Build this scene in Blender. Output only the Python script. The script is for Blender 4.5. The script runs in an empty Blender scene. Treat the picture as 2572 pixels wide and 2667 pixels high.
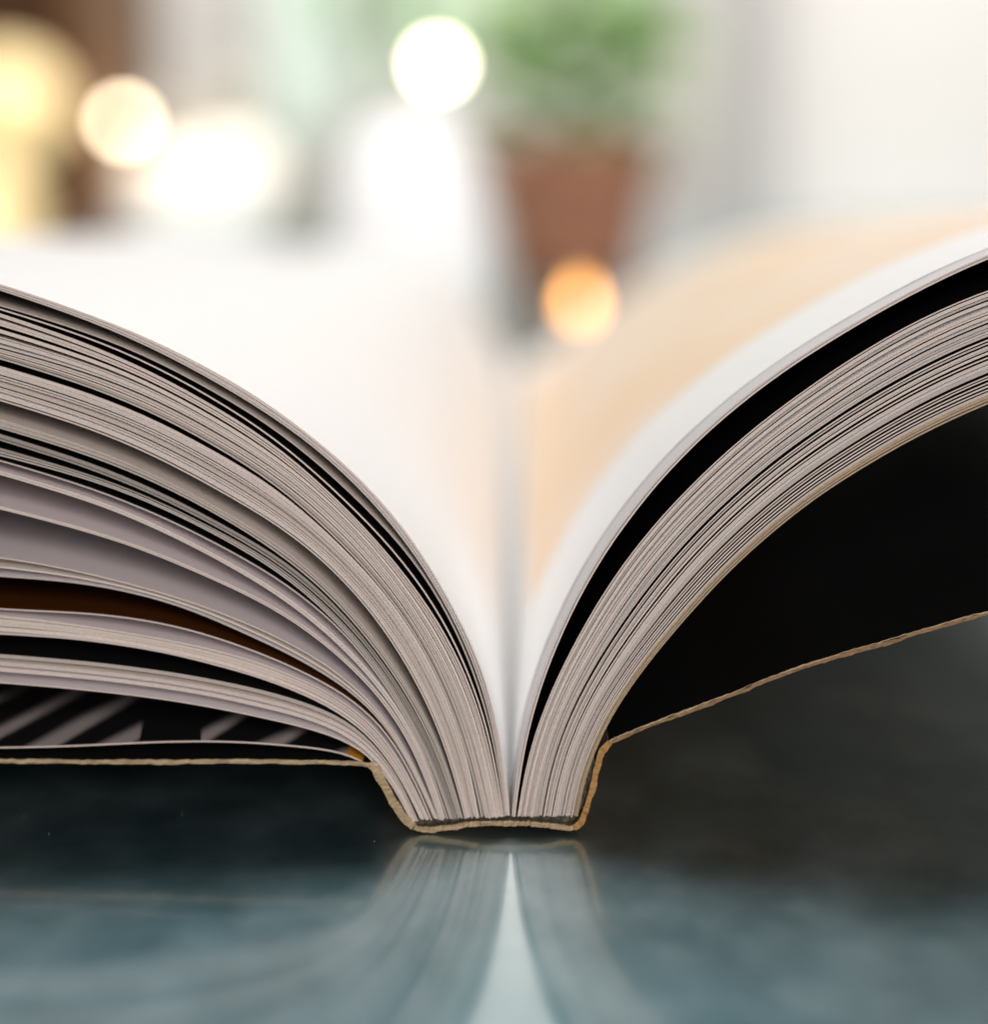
import bpy, math, random
import numpy as np
from mathutils import Vector

random.seed(7); rng = np.random.default_rng(7)
sc = bpy.context.scene

# ------------------------------------------------------------------ camera
S = 5e-5                      # metres per photograph pixel on the plane of the book's near edge
D = 0.1875                    # camera to near edge of the book
F = D / S                     # focal length in photograph pixels
IW, IH = 2572.0, 2667.0
HOR, CX = 329.0, 1333.0
PITCH = math.radians(3.0)
PY0 = HOR + F * math.tan(PITCH)
BOOK_L = 0.30                 # length of the book away from the camera

def ray(px, py):
    r, u = (px - CX) / F, (PY0 - py) / F
    return (r, math.cos(PITCH) + u * math.sin(PITCH), -math.sin(PITCH) + u * math.cos(PITCH))
_d = ray(1300, 2178)
HC = -_d[2] * D / _d[1]       # the spine stands on the table (z = 0)

def P(px, py, Y=0.0):
    d = ray(px, py); t = (Y + D) / d[1]
    return Vector((d[0] * t, Y, HC + d[2] * t))

cam_d = bpy.data.cameras.new('camera'); cam = bpy.data.objects.new('camera', cam_d)
sc.collection.objects.link(cam); sc.camera = cam
cam.location = (0, -D, HC); cam.rotation_euler = (math.radians(90) - PITCH, 0, 0)
cam_d.sensor_fit = 'HORIZONTAL'; cam_d.sensor_width = 36.0
cam_d.lens = 36.0 * F / IW
cam_d.shift_x = (IW / 2 - CX) / IW
cam_d.shift_y = -(IH / 2 - PY0) / IW
cam_d.clip_start = 0.01; cam_d.clip_end = 50
cam_d.dof.use_dof = True
cam_d.dof.focus_distance = D * math.cos(PITCH) + 0.0022
cam_d.dof.aperture_fstop = cam_d.lens / 13.5
cam_d.dof.aperture_blades = 0

# ------------------------------------------------------------------ world and lamps
w = bpy.data.worlds.new('World'); sc.world = w; w.use_nodes = True
bg = w.node_tree.nodes['Background']
bg.inputs[0].default_value = (1.0, 0.985, 0.975, 1); bg.inputs[1].default_value = 0.13

def area(name, loc, target, size, energy, col, spread=180):
    l = bpy.data.lights.new(name, 'AREA'); l.shape = 'RECTANGLE'
    l.size, l.size_y = size; l.energy = energy; l.color = col; l.spread = math.radians(spread)
    o = bpy.data.objects.new(name, l); sc.collection.objects.link(o)
    o.location = loc
    o.rotation_euler = (Vector(target) - Vector(loc)).to_track_quat('-Z', 'Y').to_euler()
    return o
area('overhead_light', (-0.05, 0.38, 1.5), (0, 0.05, 0), (0.95, 0.30), 14.6, (1.0, 0.99, 0.975))
area('front_light', (0.30, -1.05, 0.60), (0, 0, 0.03), (0.9, 0.5), 11.0, (1.0, 0.905, 0.865))
area('back_light', (-0.1, 1.15, 0.80), (0, 0.15, 0.03), (1.2, 0.8), 1.9, (1.0, 0.95, 0.87))
area('wall_light', (0.1, 0.85, 1.35), (0.1, 1.6, 0.1), (1.6, 0.4), 14.0, (1.0, 0.97, 0.94), 110)

sc.view_settings.view_transform = 'Standard'; sc.view_settings.look = 'None'
sc.view_settings.exposure = 0; sc.view_settings.gamma = 1
sc.cycles.use_adaptive_sampling = False
sc.cycles.sample_clamp_indirect = 6
sc.cycles.use_denoising = True
sc.cycles.diffuse_bounces = 8

# ------------------------------------------------------------------ materials
def mat(name, col, rough=0.6, spec=0.3, noise=None, bump=None, emis=None, ior=None, metal=0.0, trans=0.0):
    """noise = (scale, amount, stretch xyz): value variation; bump = (scale, strength, stretch, distance)"""
    m = bpy.data.materials.new(name); m.use_nodes = True
    nt = m.node_tree; b = nt.nodes['Principled BSDF']
    b.inputs['Base Color'].default_value = (*col, 1)
    b.inputs['Roughness'].default_value = rough
    b.inputs['Specular IOR Level'].default_value = spec
    b.inputs['Metallic'].default_value = metal
    b.inputs['Transmission Weight'].default_value = trans
    if ior: b.inputs['IOR'].default_value = ior
    if emis:
        b.inputs['Emission Color'].default_value = (*emis[0], 1); b.inputs['Emission Strength'].default_value = emis[1]
    def tex(scale, stretch, detail=3):
        tc = nt.nodes.new('ShaderNodeTexCoord'); mp = nt.nodes.new('ShaderNodeMapping')
        mp.inputs['Scale'].default_value = stretch
        n = nt.nodes.new('ShaderNodeTexNoise'); n.inputs['Scale'].default_value = scale; n.inputs['Detail'].default_value = detail
        nt.links.new(tc.outputs['Object'], mp.inputs[0]); nt.links.new(mp.outputs[0], n.inputs['Vector'])
        return n
    if noise:
        n = tex(noise[0], noise[2]); a = noise[1]
        r = nt.nodes.new('ShaderNodeValToRGB')
        r.color_ramp.elements[0].position = 0.3; r.color_ramp.elements[1].position = 0.7
        r.color_ramp.elements[0].color = (*[c * (1 - a) for c in col], 1)
        r.color_ramp.elements[1].color = (*[min(1, c * (1 + a)) for c in col], 1)
        nt.links.new(n.outputs[0], r.inputs[0]); nt.links.new(r.outputs[0], b.inputs['Base Color'])
    if bump:
        n = tex(bump[0], bump[2], 4); bp = nt.nodes.new('ShaderNodeBump')
        bp.inputs['Strength'].default_value = bump[1]; bp.inputs['Distance'].default_value = bump[3]
        nt.links.new(n.outputs[0], bp.inputs['Height']); nt.links.new(bp.outputs[0], b.inputs['Normal'])
    return m

M = {}
M['white'] = mat('coated_white_paper', (0.89, 0.89, 0.89), 0.5, 0.25)
M['lilac'] = mat('greyish_paper', (0.64, 0.62, 0.63), 0.5, 0.25)
M['warm'] = mat('warm_paper', (0.67, 0.59, 0.53), 0.6, 0.2)
M['cool'] = mat('cool_paper', (0.68, 0.62, 0.625), 0.6, 0.2)
M['greypage'] = mat('grey_green_print', (0.30, 0.28, 0.24), 0.6, 0.15)
M['bluepage'] = mat('blue_grey_print', (0.45, 0.43, 0.44), 0.6, 0.15)
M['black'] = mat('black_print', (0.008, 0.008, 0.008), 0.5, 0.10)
M['brown'] = mat('brown_print', (0.06, 0.019, 0.004), 0.6, 0.06)
M['orange'] = mat('orange_print', (0.55, 0.24, 0.03), 0.6, 0.15)
st = (1, 1, 1)
M['edge'] = [mat('cut_paper_edge', c, 0.9, 0.1, noise=(2600, 0.07, st), bump=(9000, 0.3, st, 4e-5)) for c in
             ((0.66, 0.555, 0.495), (0.60, 0.515, 0.47), (0.70, 0.595, 0.53), (0.53, 0.46, 0.415), (0.64, 0.54, 0.485), (0.47, 0.41, 0.365))]
M['edge_grey'] = mat('greyed_paper_edge', (0.33, 0.29, 0.26), 0.9, 0.1, noise=(5200, 0.14, st), bump=(9000, 0.35, st, 4e-5))
M['edge_tan'] = mat('tan_paper_edge', (0.42, 0.315, 0.205), 0.9, 0.1, noise=(3500, 0.18, st), bump=(7000, 0.5, st, 6e-5))
M['board'] = mat('torn_board_edge', (0.42, 0.315, 0.19), 0.95, 0.1, noise=(3200, 0.34, (.13, 1, 1)), bump=(7000, 0.5, (.2, 1, 1), 6e-5))
M['board_orange'] = mat('orange_board_edge', (0.40, 0.22, 0.085), 0.95, 0.1, noise=(2300, 0.24, st), bump=(6500, 0.6, st, 8e-5))
M['board_back'] = mat('brown_board_edge', (0.25, 0.16, 0.085), 0.95, 0.1, noise=(3200, 0.34, (.2, 1, 1)), bump=(7000, 0.5, (.25, 1, 1), 6e-5))
M['cover_out'] = mat('brown_cover_print', (0.24, 0.105, 0.035), 0.5, 0.2, noise=(30, 0.4, st))
M['cover_dark'] = mat('shade_black_cover', (0.014, 0.012, 0.011), 0.6, 0.12)  # left board's outer face: shade under the cover put into its colour
M['glue'] = mat('dried_binding_glue', (0.10, 0.085, 0.06), 0.7, 0.2, noise=(1500, 0.5, st), bump=(3000, 0.8, st, 2e-4))

def uv_print_mat(name, build):
    m = bpy.data.materials.new(name); m.use_nodes = True
    nt = m.node_tree; b = nt.nodes['Principled BSDF']
    b.inputs['Roughness'].default_value = 0.5; b.inputs['Specular IOR Level'].default_value = 0.25
    uv = nt.nodes.new('ShaderNodeUVMap'); uv.uv_map = 'UVMap'
    sp = nt.nodes.new('ShaderNodeSeparateXYZ'); nt.links.new(uv.outputs[0], sp.inputs[0])
    def math_(op, a, c):
        n = nt.nodes.new('ShaderNodeMath'); n.operation = op
        for i, v in enumerate((a, c)):
            if isinstance(v, (int, float)): n.inputs[i].default_value = v
            else: nt.links.new(v, n.inputs[i])
        return n.outputs[0]
    build(nt, b, uv, sp.outputs[0], sp.outputs[1], math_)
    return m

def build_peach(nt, b, uv, u, v, mt):
    # a peach picture with white margins: u = distance from the gutter, v = distance from the near edge (metres)
    a = mt('GREATER_THAN', u, 0.0165); c = mt('GREATER_THAN', v, 0.031); e = mt('LESS_THAN', v, 0.262); g = mt('LESS_THAN', u, 0.165)
    f = mt('MULTIPLY', mt('MULTIPLY', a, c), mt('MULTIPLY', e, g))
    n = nt.nodes.new('ShaderNodeTexNoise'); n.inputs['Scale'].default_value = 22; nt.links.new(uv.outputs[0], n.inputs['Vector'])
    r = nt.nodes.new('ShaderNodeValToRGB'); r.color_ramp.elements[0].position = .35; r.color_ramp.elements[1].position = .68
    r.color_ramp.elements[0].color = (0.90, 0.68, 0.47, 1); r.color_ramp.elements[1].color = (0.90, 0.76, 0.635, 1)
    nt.links.new(n.outputs[0], r.inputs[0])
    mx = nt.nodes.new('ShaderNodeMix'); mx.data_type = 'RGBA'
    nt.links.new(f, mx.inputs['Factor']); mx.inputs['A'].default_value = (0.89, 0.89, 0.89, 1)
    nt.links.new(r.outputs[0], mx.inputs['B']); nt.links.new(mx.outputs['Result'], b.inputs['Base Color'])
M['peach'] = uv_print_mat('peach_picture_page', build_peach)

def build_stripes(nt, b, uv, u, v, mt):
    # bold black diagonal bars on light paper
    ph = mt('ADD', mt('MULTIPLY', u, 98.0), mt('MULTIPLY', v, 40.0))
    fr = mt('FRACT', ph, 0)
    n = nt.nodes.new('ShaderNodeTexNoise'); n.inputs['Scale'].default_value = 30; nt.links.new(uv.outputs[0], n.inputs['Vector'])
    width = mt('ADD', mt('MULTIPLY', n.outputs[0], 0.95), mt('MULTIPLY', v, -7.0))
    bar = mt('MINIMUM', mt('MAXIMUM', mt('MULTIPLY', mt('SUBTRACT', width, fr), 5.0), 0.0), 1.0)
    bar = mt('MULTIPLY', bar, mt('MINIMUM', mt('MULTIPLY', fr, 9.0), 1.0))
    keep = mt('GREATER_THAN', mt('FRACT', mt('ADD', mt('MULTIPLY', u, 31.0), mt('MULTIPLY', v, -6.0)), 0), 0.26)
    f = mt('MULTIPLY', bar, keep)
    near_gutter = mt('LESS_THAN', u, 0.0125)
    mx = nt.nodes.new('ShaderNodeMix'); mx.data_type = 'RGBA'
    nt.links.new(f, mx.inputs['Factor']); mx.inputs['A'].default_value = (0.008, 0.008, 0.009, 1); mx.inputs['B'].default_value = (0.40, 0.36, 0.35, 1)
    m2 = nt.nodes.new('ShaderNodeMix'); m2.data_type = 'RGBA'
    nt.links.new(near_gutter, m2.inputs['Factor']); nt.links.new(mx.outputs['Result'], m2.inputs['A'])
    m2.inputs['B'].default_value = (0.62, 0.27, 0.02, 1)
    nt.links.new(m2.outputs['Result'], b.inputs['Base Color'])
M['stripes'] = uv_print_mat('black_striped_page', build_stripes)

def build_table():
    m = bpy.data.materials.new('dark_polished_metal_top'); m.use_nodes = True
    nt = m.node_tree; b = nt.nodes['Principled BSDF']
    tc = nt.nodes.new('ShaderNodeTexCoord')
    def noise(scale, detail, rough=.55):
        n = nt.nodes.new('ShaderNodeTexNoise'); n.inputs['Scale'].default_value = scale; n.inputs['Detail'].default_value = detail
        n.inputs['Roughness'].default_value = rough
        nt.links.new(tc.outputs['Object'], n.inputs['Vector']); return n.outputs[0]
    r = nt.nodes.new('ShaderNodeValToRGB'); r.color_ramp.elements[0].position = .34; r.color_ramp.elements[1].position = .68
    r.color_ramp.elements[0].color = (0.165, 0.335, 0.39, 1); r.color_ramp.elements[1].color = (0.38, 0.52, 0.56, 1)
    nt.links.new(noise(34, 7, .62), r.inputs[0]); nt.links.new(r.outputs[0], b.inputs['Base Color'])
    def rng_(src, lo, hi, sock):
        mr = nt.nodes.new('ShaderNodeMapRange'); mr.inputs['From Min'].default_value = .3; mr.inputs['From Max'].default_value = .7
        mr.inputs['To Min'].default_value = lo; mr.inputs['To Max'].default_value = hi
        nt.links.new(src, mr.inputs['Value']); nt.links.new(mr.outputs[0], b.inputs[sock])
    rng_(noise(70, 8), .41, .52, 'Roughness')
    rng_(noise(120, 8, .7), .08, .17, 'Coat Roughness')
    b.inputs['Metallic'].default_value = 1.0
    b.inputs['Coat Weight'].default_value = 1.0; b.inputs['Coat IOR'].default_value = 2.75
    bp = nt.nodes.new('ShaderNodeBump'); bp.inputs['Strength'].default_value = .12; bp.inputs['Distance'].default_value = 1e-4
    nt.links.new(noise(1400, 4), bp.inputs['Height']); nt.links.new(bp.outputs[0], b.inputs['Normal'])
    return m
M['table'] = build_table()

# ------------------------------------------------------------------ mesh helpers
def link(name, verts, faces, mats, fmat=None, parent=None, smooth=True, uvs=None):
    me = bpy.data.meshes.new(name); me.from_pydata([tuple(v) for v in verts], [], faces)
    for m in mats: me.materials.append(m)
    if fmat is not None: me.polygons.foreach_set('material_index', fmat)
    if smooth: me.polygons.foreach_set('use_smooth', [True] * len(faces))
    if uvs is not None:
        l = me.uv_layers.new(name='UVMap')
        vi = np.empty(len(me.loops), dtype=np.int32); me.loops.foreach_get('vertex_index', vi)
        l.data.foreach_set('uv', np.asarray(uvs, dtype=np.float32)[vi].ravel())
    me.update()
    o = bpy.data.objects.new(name, me); sc.collection.objects.link(o)
    if parent: o.parent = parent
    return o

def tag(o, label, cat, group=None, kind=None):
    o['label'] = label; o['category'] = cat
    if group: o['group'] = group
    if kind: o['kind'] = kind
    return o

def empty(name, loc, label, cat, group=None):
    o = bpy.data.objects.new(name, None); sc.collection.objects.link(o); o.location = loc
    o.empty_display_size = 0.02
    return tag(o, label, cat, group)

def box(name, lo, hi, m, parent=None, bev=0.0015):
    import bmesh
    bm = bmesh.new(); bmesh.ops.create_cube(bm, size=1)
    for v in bm.verts:
        v.co = Vector([lo[i] + (v.co[i] + .5) * (hi[i] - lo[i]) for i in range(3)])
    if bev: bmesh.ops.bevel(bm, geom=bm.edges[:], offset=bev, segments=2, affect='EDGES')
    me = bpy.data.meshes.new(name); bm.to_mesh(me); bm.free(); me.materials.append(m)
    o = bpy.data.objects.new(name, me); sc.collection.objects.link(o)
    if parent: o.parent = parent
    return o

def lathe(name, prof, m, parent=None, n=40, loc=(0, 0, 0)):
    vs, fs = [], []
    for r, z in prof:
        for k in range(n):
            a = 2 * math.pi * k / n; vs.append((r * math.cos(a) + loc[0], r * math.sin(a) + loc[1], z + loc[2]))
    for i in range(len(prof) - 1):
        for k in range(n):
            k2 = (k + 1) % n; fs.append((i * n + k, i * n + k2, (i + 1) * n + k2, (i + 1) * n + k))
    fs.append(tuple(range(n))[::-1]); fs.append(tuple((len(prof) - 1) * n + k for k in range(n)))
    return link(name, vs, fs, [m], parent=parent)

# ------------------------------------------------------------------ setting: table and wall
tb = box('table', (-0.95, -0.30, -0.03), (0.95, 1.26, 0.0), M['table'], bev=0.004)
tag(tb, 'dark polished blue grey table top under the open book', 'table', kind='structure')
M['wall'] = mat('pale_plaster', (0.80, 0.775, 0.745), 0.85, 0.1, noise=(3, 0.05, st))
wall = box('back_wall', (-1.8, 1.75, -0.8), (1.8, 1.80, 1.8), M['wall'], bev=0)
tag(wall, 'pale plaster wall far behind the book', 'wall', kind='structure')

# ------------------------------------------------------------------ the book: traced leaf curves (photograph pixels on the near plane)
def dense(pts, n=400):
    p = np.array(pts, float)
    d = np.r_[0, np.cumsum(np.hypot(*np.diff(p, axis=0).T))]
    q = np.vstack([2 * p[0] - p[1], p, 2 * p[-1] - p[-2]])
    out = []
    for i in range(len(p) - 1):
        p0, p1, p2, p3 = q[i], q[i + 1], q[i + 2], q[i + 3]
        k = max(4, int((d[i + 1] - d[i]) / 6))
        for t in np.linspace(0, 1, k, endpoint=False):
            out.append(.5 * ((2 * p1) + (-p0 + p2) * t + (2 * p0 - 5 * p1 + 4 * p2 - p3) * t * t + (-p0 + 3 * p1 - 3 * p2 + p3) * t ** 3))
    out.append(p[-1]); return np.array(out)

def resample(p, n):
    d = np.r_[0, np.cumsum(np.hypot(*np.diff(p, axis=0).T))]
    s = np.linspace(0, d[-1], n)
    return np.c_[np.interp(s, d, p[:, 0]), np.interp(s, d, p[:, 1])]

def smooth_curve(p, it, w=.5):
    p = p.copy()
    for _ in range(it):
        p[1:-1] = (1 - w) * p[1:-1] + w * .5 * (p[:-2] + p[2:])
    return p

NS = 72
def make_curve(pts, side, ext=1500, flat=900, slope=None, it=28):
    """pts run outer -> base; returns NS points base -> outer, continued past the frame"""
    pts = list(pts)
    x0, y0 = pts[0]; x1, y1 = pts[1]
    m = abs((y1 - y0) / (x1 - x0)) * .92 if slope is None else slope
    sgn = -1 if side == 'L' else 1
    e = [(x0 + sgn * q, y0 - m * (q - q * q / (2 * flat))) for q in np.linspace(ext, 0, 9)[:-1]]
    c = dense((e + pts)[::-1])
    c = resample(c, 260); c = smooth_curve(c, it * 3)
    # finer sampling close to the spine
    d = np.r_[0, np.cumsum(np.hypot(*np.diff(c, axis=0).T))]
    s = np.linspace(0, 1, NS) ** 1.25 * d[-1]
    return np.c_[np.interp(s, d, c[:, 0]), np.interp(s, d, c[:, 1])]

def normals(c, side):
    t = np.gradient(c, axis=0); t /= np.hypot(t[:, 0], t[:, 1])[:, None]
    # image coordinates (y down): the side facing away from the open top
    return np.c_[t[:, 1], -t[:, 0]] if side == 'L' else np.c_[-t[:, 1], t[:, 0]]

def push_below(c, prev, side, gap):
    """move points of c so that they stay at least gap below the polyline prev"""
    pn = normals(prev, side); c = c.copy()
    pp = resample(prev, 600); nn = np.c_[np.interp(np.linspace(0, 1, 600), np.linspace(0, 1, len(prev)), pn[:, 0]), np.interp(np.linspace(0, 1, 600), np.linspace(0, 1, len(prev)), pn[:, 1])]
    pn = normals(pp, side)
    for i in range(len(c)):
        dv = c[i] - pp; k = np.argmin((dv ** 2).sum(1))
        sd = dv[k] @ pn[k]
        if sd < gap: c[i] += pn[k] * (gap - sd)
    return c

LEFT = {
'A_U': [(0,739),(185,802),(370,873),(555,965),(700,1053),(802,1130),(904,1213),(1006,1319),(1100,1443),(1216,1650),(1263,1756),(1289,1862),(1310,1967),(1322,2060),(1327,2126)],
'A_L': [(0,755),(350,882),(700,1076),(890,1222),(1000,1338),(1095,1459),(1204,1650),(1248,1756),(1279,1862),(1301,1967),(1315,2060),(1320,2126)],
'B0_U': [(0,793),(350,909),(700,1101),(802,1183),(904,1272),(1006,1374),(1100,1481),(1196,1650),(1238,1756),(1273,1862),(1296,1967),(1311,2065),(1317,2128)],
'B1_U': [(0,803),(350,924),(700,1124),(802,1211),(904,1303),(1006,1405),(1083,1500),(1180,1650),(1224,1756),(1264,1862),(1287,1967),(1304,2073),(1313,2128)],
'B_U': [(0,815),(350,944),(700,1143),(802,1232),(904,1325),(1006,1431),(1058,1500),(1166,1650),(1213,1756),(1255,1862),(1278,1967),(1298,2073),(1309,2128)],
'B_S': [(0,905),(350,1013),(700,1205),(802,1280),(879,1345),(955,1429),(1014,1500),(1119,1650),(1167,1745),(1207,1835),(1231,1915),(1257,2020),(1275,2095),(1282,2130)],
'B_L': [(0,935),(350,1053),(700,1247),(802,1332),(904,1428),(953,1478),(1030,1571),(1089,1650),(1130,1721),(1162,1790),(1196,1888),(1220,1967),(1240,2060),(1252,2132)],
'C_U': [(0,953),(350,1068),(700,1258),(802,1343),(904,1438),(950,1485),(1026,1574),(1085,1652),(1126,1723),(1158,1792),(1192,1890),(1216,1967),(1236,2060),(1248,2132)],
'C_L': [(0,1044),(350,1162),(700,1353),(779,1404),(840,1456),(896,1509),(953,1574),(1009,1651),(1068,1741),(1113,1822),(1149,1905),(1170,1967),(1191,2047),(1211,2132)],
'D1_U': [(0,1091),(350,1210),(700,1397),(784,1460),(868,1541),(953,1633),(1009,1706),(1065,1796),(1100,1850),(1130,1905),(1156,1967),(1182,2050),(1205,2133)],
'D1_L': [(0,1116),(350,1229),(700,1417),(756,1456),(812,1504),(868,1557),(925,1622),(1000,1715),(1056,1805),(1092,1862),(1120,1915),(1147,1972),(1174,2052),(1195,2133)],
'D2_U': [(0,1131),(350,1250),(700,1433),(756,1468),(812,1517),(868,1570),(925,1634),(995,1720),(1050,1806),(1088,1866),(1116,1918),(1143,1975),(1170,2054),(1191,2134)],
'D2_L': [(0,1147),(350,1265),(700,1446),(756,1486),(812,1534),(868,1586),(925,1647),(990,1725),(1045,1807),(1083,1870),(1111,1921),(1138,1978),(1166,2056),(1187,2134)],
'D3_U': [(0,1166),(350,1276),(700,1452),(756,1493),(812,1541),(868,1592),(925,1652),(987,1728),(1042,1809),(1080,1872),(1108,1924),(1135,1980),(1163,2058),(1184,2134)],
'D3_L': [(0,1188),(350,1290),(700,1470),(756,1511),(812,1557),(868,1608),(920,1660),(981,1729),(1036,1801),(1077,1872),(1107,1941),(1130,2015),(1153,2073),(1171,2134)],
'E1_U': [(0,1198),(350,1312),(700,1488),(756,1527),(812,1569),(868,1617),(920,1667),(977,1733),(1032,1804),(1073,1875),(1103,1943),(1126,2016),(1149,2075),(1167,2134)],
'E2_U': [(0,1227),(350,1339),(700,1522),(784,1580),(868,1651),(929,1710),(998,1788),(1051,1862),(1088,1928),(1117,1998),(1140,2070),(1159,2135)],
'F_U': [(0,1318),(350,1415),(700,1569),(784,1619),(868,1687),(929,1739),(988,1800),(1037,1864),(1076,1930),(1108,2000),(1132,2070),(1151,2136)],
'G1_U': [(0,1450),(180,1482),(350,1525),(503,1568),(700,1648),(784,1690),(868,1742),(953,1812),(1010,1876),(1058,1950),(1096,2030),(1122,2090),(1140,2136)],
'G2_L': [(0,1506),(180,1517),(350,1548),(503,1593),(595,1636),(700,1683),(784,1723),(868,1773),(925,1811),(981,1861),(1035,1927),(1075,2002),(1101,2065),(1129,2136)],
'I_U': [(0,1587),(180,1593),(350,1609),(503,1640),(700,1709),(784,1746),(868,1787),(925,1822),(977,1866),(1030,1930),(1070,2005),(1097,2068),(1125,2136)],
'J_U': [(0,1603),(180,1622),(350,1651),(503,1679),(700,1732),(868,1808),(925,1843),(970,1880),(1022,1944),(1062,2016),(1090,2077),(1117,2137)],
'J_L': [(0,1654),(180,1665),(350,1686),(503,1720),(595,1743),(700,1773),(784,1801),(868,1838),(925,1869),(962,1896),(997,1932),(1030,1984),(1056,2047),(1078,2095),(1094,2138)],
'K_U': [(0,1704),(180,1718),(350,1738),(503,1760),(700,1801),(784,1824),(868,1853),(925,1882),(958,1905),(993,1940),(1026,1992),(1052,2053),(1073,2098),(1090,2138)],
'K_L': [(0,1781),(180,1796),(350,1814),(503,1836),(700,1876),(784,1896),(868,1917),(916,1932),(952,1949),(980,1975),(1007,2010),(1033,2065),(1056,2112),(1070,2140)],
'M_U': [(0,1949),(170,1945),(330,1938),(500,1931),(600,1932),(700,1937),(800,1948),(895,1956),(950,1965),(980,1988),(1006,2030),(1030,2080),(1060,2140)],
}
RIGHT = {
'R_L': [(2572,672),(2428,737),(2242,840),(2094,930),(1988,1003),(1932,1046),(1804,1160),(1702,1268),(1600,1400),(1537,1500),(1499,1571),(1463,1648),(1435,1712),(1404,1798),(1381,1875),(1362,1954),(1353,2020),(1346,2090),(1341,2128)],
'S_U': [(2572,754),(2428,811),(2242,915),(2057,1041),(2000,1084),(1906,1160),(1804,1257),(1702,1364),(1598,1498),(1550,1577),(1509,1648),(1473,1714),(1435,1793),(1404,1870),(1381,1938),(1366,1997),(1356,2050),(1350,2090),(1347,2128)],
'S_L': [(2572,1052),(2428,1117),(2316,1178),(2131,1293),(2000,1396),(1881,1506),(1819,1575),(1720,1688),(1650,1778),(1601,1849),(1567,1908),(1548,1955),(1528,2005),(1510,2065),(1504,2128)],
}
T = 4.1   # leaf thickness in photograph pixels (0.2 mm)

def to_world(c):
    # the left half of the book stands a touch further from the lens than the right half
    return np.array([tuple(P(a, b, 2.2e-3 * min(max((1333 - a) / 1333, 0), 1.6))) for a, b in c])

KL = ((0, 10, 100, 260, 420, 800, 1500, 4000), (1, 1, .82, .92, .92, .84, .70, .70))
KR = ((0, 8, 120, 300, 700, 1100, 1600, 4000), (1, .97, .50, .47, .57, .63, .68, .70))
def kfield(x, side):
    # the book lies flatter at its far end: height factor against distance from the gutter
    a = np.abs(x) / S; k = KL if side == 'L' else KR
    g = np.linspace(0, 4000, 801); v = np.interp(g, *k)
    q = np.ones(9) / 9; v = np.convolve(np.pad(v, 4, mode='edge'), q, 'valid')
    return np.interp(a, g, v)

def loft(name, up, lo, side, mats, parent, y0=0.0, vs=(0, .02, .12, .3, .55, .8, 1), ynoise=0.0, length=BOOK_L, close_base=True):
    """solid sheet between curve up and curve lo (pixels, base -> outer), running back from the near edge"""
    U, Lw = to_world(up), to_world(lo); n = len(U)
    arc = np.r_[0, np.cumsum(np.hypot(np.diff(U[:, 0]), np.diff(U[:, 2])))]
    yn = np.zeros(n)
    if ynoise:
        yn = smooth_curve(np.c_[np.arange(n), rng.normal(0, 1, n)], 3)[:, 1] * ynoise
    V, uv = [], []
    for W in (U, Lw):
        k = kfield(W[:, 0], side)
        for v in vs:
            y = W[:, 1] + y0 + v * length + yn * (1 - v)
            va = np.clip((y0 + v * length) / BOOK_L, 0, 1)
            zf = W[:, 2] * (1 - va) + W[:, 2] * k * va
            V += list(zip(W[:, 0], y, zf)); uv += [(a, v * length) for a in arc]
    nv = len(vs); idx = lambda s, j, i: (s * nv + j) * n + i
    fs, fm = [], []
    for j in range(nv - 1):
        for i in range(n - 1):
            a = (idx(0, j, i), idx(0, j, i + 1), idx(0, j + 1, i + 1), idx(0, j + 1, i))
            b = (idx(1, j, i), idx(1, j + 1, i), idx(1, j + 1, i + 1), idx(1, j, i + 1))
            fs += [a, b] if side == 'R' else [a[::-1], b[::-1]]; fm += [0, 1]
    nb = len(V)
    V2, uv2 = list(V), list(uv)
    # edge faces get their own vertices so that they shade crisply
    def rim(pairs):
        base = len(V2)
        for a, b in pairs: V2.append(V[a]); uv2.append(uv[a]); V2.append(V[b]); uv2.append(uv[b])
        for q in range(len(pairs) - 1):
            f = (base + 2 * q, base + 2 * q + 1, base + 2 * q + 3, base + 2 * q + 2)
            fs.append(f if side == 'R' else f[::-1]); fm.append(2)
    rim([(idx(0, 0, i), idx(1, 0, i)) for i in range(n)])
    rim([(idx(0, nv - 1, i), idx(1, nv - 1, i)) for i in range(n)][::-1])
    rim([(idx(0, j, n - 1), idx(1, j, n - 1)) for j in range(nv)])
    if close_base: rim([(idx(0, j, 0), idx(1, j, 0)) for j in range(nv)][::-1])
    return link(name, V2, fs, mats, fm, parent, uvs=uv2)

book = empty('open_book', (0, 0, 0), 'thick open paperback book standing on its spine, pages fanned to both sides', 'book')

# --- left pages
C = {k: make_curve(v, 'L', slope=(0.0 if k == 'M_U' else (0.10 if k in ('G2_L', 'I_U', 'G1_U') else None))) for k, v in LEFT.items()}
def stack(u, l, n, side, CC, jit=.35):
    """n leaf tops between curve u and curve l (l = lower face of the last leaf)"""
    U = CC[u]; L = CC[l] - normals(CC[l], side) * T
    fs = [0 if n == 1 else i / (n - 1) + (rng.uniform(-jit, jit) / (n - 1) if 0 < i < n - 1 else 0) for i in range(n)]
    span = np.abs(((L - U) * normals(U, side)).sum(1))
    out = []
    for i in range(n):
        th = np.full(NS, T)
        if i < n - 1: th = np.clip(span * (fs[i + 1] - fs[i]) * rng.choice([.42, .55, .7, .8, .9, .92]), T * .9, 9.5)
        out.append((U * (1 - fs[i]) + L * fs[i], th))
    return out
plan = []   # (curve, top material, bottom material, edge material)
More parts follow.
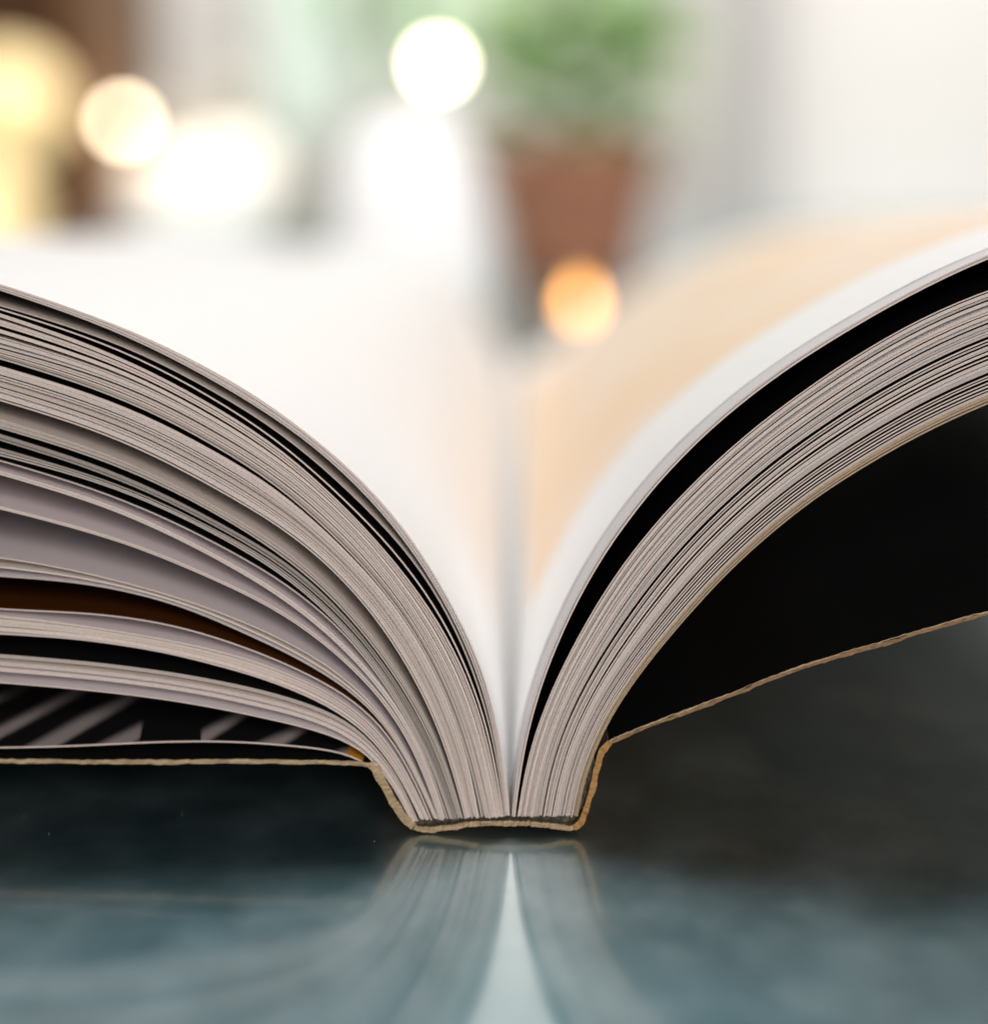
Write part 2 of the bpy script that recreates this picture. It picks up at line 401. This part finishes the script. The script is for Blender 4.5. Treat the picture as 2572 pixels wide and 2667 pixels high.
def add(curves, top='white', inner=None, bottom='white', edge=None, lastbottom=None):
    for i, c in enumerate(curves):
        t = top if i == 0 else (inner[i % len(inner)] if inner else 'white')
        bt = (lastbottom or bottom) if i == len(curves) - 1 else bottom
        plan.append((*(c if isinstance(c, tuple) else (c, np.full(NS, T))), t, bt, edge))
add(stack('A_U', 'A_L', 3, 'L', C), 'white', lastbottom='greypage')
add([C['B0_U']], 'warm', lastbottom='black')
add([C['B1_U']], 'black', lastbottom='black')
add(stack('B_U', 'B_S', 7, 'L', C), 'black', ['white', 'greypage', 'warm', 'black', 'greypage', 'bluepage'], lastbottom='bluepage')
bs = CC2 = dict(C); bs['B_S2'] = C['B_S'] + normals(C['B_S'], 'L') * 5
add(stack('B_S2', 'B_L', 5, 'L', bs), 'greypage', ['greypage', 'warm', 'black', 'bluepage'], lastbottom='black')
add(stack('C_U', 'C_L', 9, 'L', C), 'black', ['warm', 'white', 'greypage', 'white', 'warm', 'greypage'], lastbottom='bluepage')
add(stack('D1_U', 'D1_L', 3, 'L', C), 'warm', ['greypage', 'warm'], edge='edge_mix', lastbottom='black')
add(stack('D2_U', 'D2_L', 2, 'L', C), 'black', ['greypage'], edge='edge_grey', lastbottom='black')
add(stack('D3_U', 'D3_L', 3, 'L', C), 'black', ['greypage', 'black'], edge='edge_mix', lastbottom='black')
add([C['E1_U']], 'black', lastbottom='cool')
add([C['E2_U'], C['E2_U'] + normals(C['E2_U'], 'L') * (T + .8)], 'cool', lastbottom='cool')
add([C['F_U'], C['F_U'] + normals(C['F_U'], 'L') * (T + .9)], 'cool', ['warm'], lastbottom='bluepage')
add([C['G1_U']], 'cool')
g2 = C['G2_L'] - normals(C['G2_L'], 'L') * T
add([.5 * (C['G1_U'] + g2), g2], 'warm', ['cool'], lastbottom='brown')
add([C['I_U']], 'brown', lastbottom='cool')
add(stack('J_U', 'J_L', 5, 'L', C), 'cool', ['cool', 'warm'], lastbottom='black')
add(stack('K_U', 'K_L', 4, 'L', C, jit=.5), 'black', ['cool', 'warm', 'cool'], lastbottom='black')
add([C['M_U']], 'stripes', lastbottom='black')

def edge_mat(e):
    if e == 'edge_mix': return random.choice([M['edge_grey'], M['edge'][3], M['edge'][5]])
    if e: return M[e]
    return random.choice(M['edge'])

prev = None
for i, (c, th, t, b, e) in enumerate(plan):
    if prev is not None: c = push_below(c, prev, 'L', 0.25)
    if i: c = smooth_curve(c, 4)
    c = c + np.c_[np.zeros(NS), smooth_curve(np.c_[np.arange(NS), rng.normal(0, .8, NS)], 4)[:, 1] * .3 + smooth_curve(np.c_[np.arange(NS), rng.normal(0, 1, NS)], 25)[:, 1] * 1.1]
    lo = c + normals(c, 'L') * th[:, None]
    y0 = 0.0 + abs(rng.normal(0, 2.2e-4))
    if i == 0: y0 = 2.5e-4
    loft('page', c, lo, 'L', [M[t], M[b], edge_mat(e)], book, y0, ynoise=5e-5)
    prev = lo

# --- right pages
R = {k: make_curve(v, 'R') for k, v in RIGHT.items()}
planr = []
rl = R['R_L'] - normals(R['R_L'], 'R') * T
nR = normals(rl, 'R')
full = np.full(NS, T)
planr.append((rl - nR * (T + 3.4), np.full(NS, 2.0), 'peach', 'white', None, 6.2e-3))
planr.append((rl - nR * (T + .9), full, 'lilac', 'white', None, 1e-4))
planr.append((rl, full, 'white', 'black', None, 0))
U, L = R['S_U'], R['S_L'] - normals(R['S_L'], 'R') * T
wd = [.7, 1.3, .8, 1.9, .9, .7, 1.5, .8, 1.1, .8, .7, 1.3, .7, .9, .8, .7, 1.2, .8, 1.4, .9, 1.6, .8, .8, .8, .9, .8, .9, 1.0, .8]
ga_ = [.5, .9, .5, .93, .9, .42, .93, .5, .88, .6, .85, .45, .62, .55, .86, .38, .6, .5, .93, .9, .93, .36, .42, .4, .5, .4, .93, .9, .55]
NR = len(wd) + 1
fr = np.cumsum(np.r_[0, wd]); fr /= fr[-1]
span = np.abs(((L - U) * normals(U, 'R')).sum(1))
for i in range(NR):
    f = fr[i]
    th = np.clip(span * (fr[i + 1] - f) * ga_[i] * .86, T * .8, 8.5) if i < NR - 1 else full
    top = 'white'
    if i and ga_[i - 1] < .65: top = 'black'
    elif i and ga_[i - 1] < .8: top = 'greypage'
    e = None
    if i >= 21: top = 'black'
    if i >= 27: e = 'edge_tan'; top = 'warm'
    if i == 0: top = 'black'
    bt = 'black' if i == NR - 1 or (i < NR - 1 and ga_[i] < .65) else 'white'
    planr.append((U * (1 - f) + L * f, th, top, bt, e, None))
prev = None
for i, (c, th, t, b, e, y0) in enumerate(planr):
    if prev is not None: c = push_below(c, prev, 'R', 0.2)
    if i > 1: c = smooth_curve(c, 3)
    c = c + np.c_[np.zeros(NS), smooth_curve(np.c_[np.arange(NS), rng.normal(0, .8, NS)], 1)[:, 1] * .4 + smooth_curve(np.c_[np.arange(NS), rng.normal(0, 1, NS)], 25)[:, 1] * .9]
    lo = c + normals(c, 'R') * th[:, None]
    if y0 is None: y0 = abs(rng.normal(0, 2.2e-4))
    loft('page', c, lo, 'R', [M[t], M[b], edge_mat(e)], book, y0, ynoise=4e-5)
    prev = lo

# --- cover: front board, spine, back board
def cover_part(name, pts, th, side_k, mats, n, rough, y0=1e-4):
    c = dense(pts); c = resample(c, 240); c = smooth_curve(c, 12); c = resample(c, n)
    t = np.gradient(c, axis=0); t /= np.hypot(t[:, 0], t[:, 1])[:, None]
    nn = np.c_[-t[:, 1], t[:, 0]]                 # pts run left -> right: outer side is below
    def ragged():
        a = smooth_curve(np.c_[np.arange(n), rng.normal(0, 1, n)], 60)[:, 1] * 7 + smooth_curve(np.c_[np.arange(n), rng.normal(0, 1, n)], 6)[:, 1] * 1.2
        for _ in range(n // 45):                  # small torn nicks and tufts
            q = rng.integers(3, n - 3); wq = rng.integers(1, 4); a[q - wq:q + wq] += rng.uniform(-2.0, 2.6)
        return smooth_curve(np.c_[np.arange(n), a], 1)[:, 1]
    win = np.clip(np.minimum(np.arange(n), n - 1 - np.arange(n)) / 14.0, 0, 1)
    j1 = ragged() * win * rough * .4; j2 = ragged() * win * rough * .8
    up = c - nn * (th / 2 + j1[:, None]); lo = c + nn * (th / 2 + j2[:, None])
    return up, lo
CLEFT = [(-1700,1986),(-1000,1986),(0,1984),(220,1986),(400,1986),(600,1984),(800,1987),(930,1989),(968,1996)]
CHINGE = [(962,1990),(978,2004),(998,2042),(1024,2090),(1054,2134),(1078,2156)]
CSPINE = [(1078,2156),(1100,2163),(1140,2161),(1229,2150),(1324,2146),(1419,2151),(1482,2160),(1494,2158)]
CHINGE2 = [(1494,2158),(1510,2146),(1526,2110),(1541,2062),(1555,2000),(1568,1958),(1588,1936)]
CRIGHT = [(1588,1936),(1640,1914),(1700,1889),(1800,1852),(1897,1815),(2067,1748),(2294,1679),(2572,1600),(2900,1525),(3400,1440),(4000,1375)]
def cover_obj(name, pts, th, mats, n, rough, side):
    up, lo = cover_part(name, pts, th, side, mats, n, rough)
    return loft(name, up, lo, side, mats, book, 1.5e-4, ynoise=1.4e-4, vs=(0, .01, .1, .3, .6, 1))
# left board runs outer -> spine, so hand it over reversed
up, lo = cover_part('x', CLEFT, 11.5, 'L', None, 620, .6)
loft('front_cover', up[::-1], lo[::-1], 'L', [M['black'], M['cover_dark'], M['board']], book, 1.5e-4, ynoise=1.4e-4, vs=(0, .01, .1, .3, .6, 1))
cover_obj('spine_hinge', CHINGE, 21, [M['glue'], M['cover_out'], M['board']], 110, 1.1, 'R')
cover_obj('spine_cover', CSPINE, 14, [M['glue'], M['cover_out'], M['board']], 220, .8, 'R')
h = cover_obj('spine_hinge', CHINGE2, 16, [M['glue'], M['cover_out'], M['board_orange']], 130, .9, 'R')
h['label'] = 'orange worn spine hinge on the right'
cover_obj('back_cover', CRIGHT, 8.5, [M['black'], M['cover_out'], M['board_back']], 640, .9, 'R')
cl = np.array(CRIGHT, float); tt_ = np.gradient(cl, axis=0); tt_ /= np.hypot(tt_[:, 0], tt_[:, 1])[:, None]
cover_obj('cover_lining', [tuple(q) for q in cl - np.c_[-tt_[:, 1], tt_[:, 0]] * 6.0], 3.0, [M['black'], M['glue'], M['board']], 640, .5, 'R')
# dried glue between the page block and the spine
gu = [(1040,2090),(1066,2128),(1095,2136),(1140,2134),(1229,2128),(1324,2122),(1419,2126),(1480,2128),(1503,2118),(1515,2080),(1530,2020),(1545,1970)]
gl = [(1033,2104),(1058,2140),(1086,2154),(1130,2152),(1229,2141),(1324,2137),(1419,2142),(1478,2150),(1500,2138),(1518,2104),(1534,2058),(1549,1992)]
ga = resample(smooth_curve(resample(dense(gu), 160), 6), 160); gb = resample(smooth_curve(resample(dense(gl), 160), 6), 160)
ga[:, 1] += rng.normal(0, 1.2, 160)
loft('binding_glue', ga, gb, 'R', [M['glue'], M['glue'], M['glue']], book, 9e-4, ynoise=2e-4, length=BOOK_L - .002, vs=(0, .3, 1))

# ------------------------------------------------------------------ background things on the same table, far out of focus
def bgmat(name, col, rough=.6, emis=None, **k): return mat(name, col, rough, .3, emis=emis, **k)

def pxw(px, Y): return px * S * (Y + D) / D        # a width in photograph pixels at depth Y

# potted plant
Y = 0.72
base = P(1485, 500, Y); base.z = 0
pl = empty('potted_plant', base, 'small green leafy plant in a terracotta pot behind the gutter', 'plant')
rt = pxw(225, Y); hp = 0.085
terracotta = bgmat('terracotta', (0.60, 0.255, 0.15), .8, noise=(40, .25, st))
lathe('pot', [(rt * .72, 0), (rt * .78, .004), (rt, hp * .78), (rt * 1.08, hp * .8), (rt * 1.08, hp), (rt * .95, hp), (rt * .92, hp * .86)], terracotta, pl)
lathe('soil', [(rt * .9, hp * .80), (rt * .9, hp * .88)], bgmat('soil', (.05, .03, .02), .9), pl)
leafm = [bgmat('leaf_green', (0.34, 0.56, 0.15), .45), bgmat('leaf_light_green', (0.58, 0.74, 0.36), .45)]
me = None
for i in range(84):
    if i < 2:
        ln, wd = .05, .026
        vs_, fs_ = [], []
        for a in range(7):
            t = a / 6; ww = wd * math.sin(math.pi * min(1, t * .94 + .05)) ** .8
            for s_ in (-1, 0, 1): vs_.append((s_ * ww / 2, ln * t, -.3 * ln * t * t + .004 * abs(s_)))
        for a in range(6):
            for q in range(2): fs_.append((a * 3 + q, a * 3 + q + 1, a * 3 + q + 4, a * 3 + q + 3))
        o = link('leaf', vs_, fs_, [leafm[i]], parent=pl)
        me = (me or []) + [o.data]
    else:
        o = bpy.data.objects.new('leaf', me[i % 2]); sc.collection.objects.link(o); o.parent = pl
    a = rng.uniform(0, 2 * math.pi); r = rt * .8 * math.sqrt(rng.uniform(0, 1))
    o.location = (r * math.cos(a), r * math.sin(a), hp + rng.uniform(-.014, .095))
    o.rotation_euler = (rng.uniform(-.1, .9), rng.uniform(-.5, .5), a - math.pi / 2)
    s_ = rng.uniform(.7, 1.05); o.scale = (s_, s_, s_)
for k in range(7):
    a = k * .9; lathe('stem', [(.0015, hp * .85), (.0012, hp + .05)], leafm[0], pl, 8, (rt * .5 * math.cos(a), rt * .5 * math.sin(a), 0))

# white frosted lamp
Y = 0.40; b0 = P(1068, 500, Y); b0.z = 0; r = pxw(200, Y)
la = empty('frosted_lamp', b0, 'tall white frosted glass table lamp glowing beside the plant', 'lamp')
frost = bgmat('lit_frosted_glass', (.85, .85, .85), .4, emis=((1, .985, .97), .5))
topz = P(1068, 300, Y).z
lathe('glass_shade', [(r * .8, .012), (r * .98, .03), (r, topz * .5), (r * .9, topz * .78), (r * .62, topz * .95), (r * .25, topz), (r * .02, topz)], frost, la)
lathe('base', [(r * .7, 0), (r * .75, .003), (r * .72, .012)], bgmat('lamp_base_white', (.7, .7, .7), .5), la)

# tealight candle with an orange flame
Y = 0.48; t0 = P(1510, 787, Y)
tl = empty('tealight_candle', (t0.x, Y, 0), 'small tealight candle with an orange flame in front of the terracotta pot', 'candle')
zc = max(t0.z, .008)
lathe('cup', [(.016, 0), (.018, .001), (.019, zc * .62), (.0185, zc * .62)], bgmat('tin', (.6, .5, .4), .4, metal=.6), tl)
lathe('wax', [(.0183, zc * .3), (.018, zc * .55)], bgmat('wax', (.8, .7, .55), .5), tl)

fl = bgmat('flame', (1, .5, .12), .5, emis=((1, .47, .13), 8.5))
lathe('flame', [(.0002, zc - .006), (.0042, zc - .003), (.0046, zc), (.0024, zc + .005), (.0001, zc + .010)], fl, tl, 16)

# hanging bulbs
def bulb(px, py, Y, r, col, e, label):
    p = P(px, py, Y)
    o = empty('hanging_bulb', p, label, 'light bulb', 'bulbs hanging behind the book')
    g = bgmat('lit_bulb_glass', col, .3, emis=(col, e))
    lathe('glass', [(r * math.sin(a) + 1e-5, -r * math.cos(a)) for a in np.linspace(0, math.pi, 14)], g, o, 20)
    lathe('cap', [(r * .55, r * .8), (r * .5, r * 1.9), (r * .2, r * 2.1)], bgmat('bulb_cap', (.6, .55, .45), .5), o, 16)
    lathe('cord', [(r * .08, r * 2.0), (r * .08, 1.2)], bgmat('bulb_cord', (.7, .68, .65), .6), o, 8)
bulb(322, 315, 1.05, .0072, (1, .86, .60), 21, 'warm white hanging bulb nearest the wooden cabinet, upper left')
bulb(1140, 165, 0.95, .0075, (1, .92, .66), 28, 'brightest hanging bulb, straight above the frosted lamp')
bulb(425, 470, 1.10, .034, (1, .90, .76), .6, 'lower warm bulb above the white bowl, left of its neighbour')
bulb(600, 455, 1.12, .042, (1, .92, .80), .66, 'lower warm bulb above the white bowl, right of its neighbour')

# globe lamps against a wooden cabinet
wood = bgmat('brown_wood', (0.22, 0.11, 0.055), .6, noise=(14, .35, (1, 1, 6)))
Yc = 1.02
xr = P(255, 300, Yc).x
cab = empty('wooden_cabinet', (xr - .25, Yc + .1, 0), 'brown wooden open cabinet at the left edge behind the book', 'cabinet')
ox, oy = xr - .25, Yc + .1
box('side_panel', (.225, -.10, 0), (.25, .12, .55), wood, cab)
box('side_panel', (-.25, -.10, 0), (-.225, .12, .55), wood, cab)
box('back_panel', (-.225, .10, 0), (.225, .12, .55), wood, cab)
for z in (.012, .20, .38): box('shelf', (-.225, -.095, z), (.225, .10, z + .018), wood, cab)
def globe(px, py, Y, r, label):
    p = P(px, py, Y); o = empty('globe_lamp', (p.x, p.y, p.z - r), label, 'lamp', 'globe lamps by the cabinet')
    g = bgmat('lit_amber_glass', (1, .78, .42), .4, emis=((1, .72, .34), .62))
    lathe('glass_globe', [(r * math.sin(a) + 1e-5, r - r * math.cos(a)) for a in np.linspace(0, math.pi, 18)], g, o, 28)
    brass = bgmat('brass', (.5, .35, .12), .4, metal=.8); zb_ = -(p.z - r)
    lathe('stem', [(r * .1, zb_ + .004), (r * .1, r * .06)], brass, o, 16)
    lathe('foot', [(r * .55, zb_ + .0005), (r * .5, zb_ + .006)], brass, o, 24)
globe(20, 275, .97, pxw(150, .95), 'upper glowing amber globe lamp at the left edge')
globe(-30, 560, .86, pxw(125, .86), 'lower glowing amber globe lamp at the left edge')

# white bowl and grey jar
Y = .78; b0 = P(500, 500, Y); r = pxw(215, Y); hz = P(500, 575, Y).z
lb = lathe('white_bowl', [(r * .45, 0), (r * .5, .004), (r * .85, hz * .55), (r, hz), (r * .96, hz), (r * .8, hz * .6), (r * .4, hz * .25), (.001, hz * .2)], bgmat('white_glaze', (.72, .76, .80), .3), None, 40)
lb.location = (b0.x, Y, 0); tag(lb, 'wide white bowl on the table behind the left pages', 'bowl')
Y = .80; b0 = P(815, 500, Y); r = pxw(85, Y); hz = P(815, 420, Y).z
jr = lathe('grey_jar', [(r * .8, 0), (r, .01), (r, hz * .75), (r * .7, hz * .9), (r * .7, hz), (r * .5, hz)], bgmat('grey_glaze', (.50, .49, .43), .5), None, 32)
jr.location = (b0.x, Y, 0); tag(jr, 'grey green ceramic jar between the white bowl and the frosted lamp', 'jar')

# grey post, cream board, mint curtain
Y = 1.16
a, b = P(1890, 620, Y), P(2010, 620, Y)
ps = box('window_post', (a.x, Y, 0), (b.x, Y + .03, 1.0), bgmat('grey_paint', (.50, .475, .455), .6)); tag(ps, 'upright pale grey post on the right behind the book', 'post')
Y = 1.21
a, b = P(2015, 620, Y), P(3300, 620, Y)
cb = box('cream_board', (a.x, Y, 0), (b.x, Y + .02, 1.0), bgmat('cream_board_paint', (.86, .81, .765), .7)); tag(cb, 'large cream board filling the upper right background', 'board')
Y = 1.55
a, b = P(690, 400, Y), P(900, 400, Y); zb = P(690, 360, Y).z
n = 40; vs_, fs_ = [], []
for k in range(n + 1):
    t = k / n; x = a.x + (b.x - a.x) * t; y = Y + .002 * math.sin(t * 22)
    vs_ += [(x, y, zb), (x, y, 1.5), (x, y + .004, zb), (x, y + .004, 1.5)]
for k in range(n):
    q = 4 * k
    fs_ += [(q, q + 4, q + 5, q + 1), (q + 2, q + 3, q + 7, q + 6), (q, q + 2, q + 6, q + 4), (q + 1, q + 5, q + 7, q + 3)]
cu = link('curtain', vs_, fs_, [bgmat('mint_cloth', (.74, .86, .78), .8)], smooth=False); tag(cu, 'pale mint green curtain hanging on the wall in the middle', 'curtain')

# pale foliage hanging far back, near the top
Y = 1.30; c0 = P(1230, 20, Y)
hv = empty('hanging_plant', (c0.x, Y, c0.z - .10), 'pale green hanging foliage near the top, behind the brightest bulb', 'plant')
pale = bgmat('pale_leaf_green', (.48, .68, .42), .6)
pm = None
for i in range(70):
    if pm is None:
        o = link('leaf', [v.co.copy() for v in me[0].vertices], [tuple(p.vertices) for p in me[0].polygons], [pale], parent=hv); pm = o.data
    else:
        o = bpy.data.objects.new('leaf', pm); sc.collection.objects.link(o); o.parent = hv
    o.location = (rng.uniform(-.15, .17), rng.uniform(-.03, .03), .07 + rng.uniform(0, .22))
    o.rotation_euler = (rng.uniform(-1.2, .2), rng.uniform(-.6, .6), rng.uniform(0, 6.28)); o.scale = (1.25,) * 3
for x in (-.1, .0, .11): lathe('stem', [(.0015, .08), (.0015, .6)], pale, hv, 8, (x, 0, 0))

# dust on the table round the book
vs_, fs_ = [], []
for i in range(170):
    x, y = rng.uniform(-.075, .085), rng.uniform(-.055, .06)
    if abs(x) < .016 and y > -.002: continue
    r = rng.uniform(2e-5, 7e-5); a = rng.uniform(0, 6.28); k = len(vs_)
    vs_ += [(x + r * math.cos(a + q) * (2.2 if q == 0 else 1), y + r * math.sin(a + q), .0001) for q in (0, 2.1, 4.2)] + [(x, y, .0001 + r)]
    fs_ += [(k, k + 1, k + 3), (k + 1, k + 2, k + 3), (k + 2, k, k + 3), (k, k + 2, k + 1)]
du = link('table_dust', vs_, fs_, [bgmat('dust', (.55, .55, .52), .9)], smooth=False)
tag(du, 'tiny pale dust specks scattered on the table round the book', 'dust', kind='stuff')
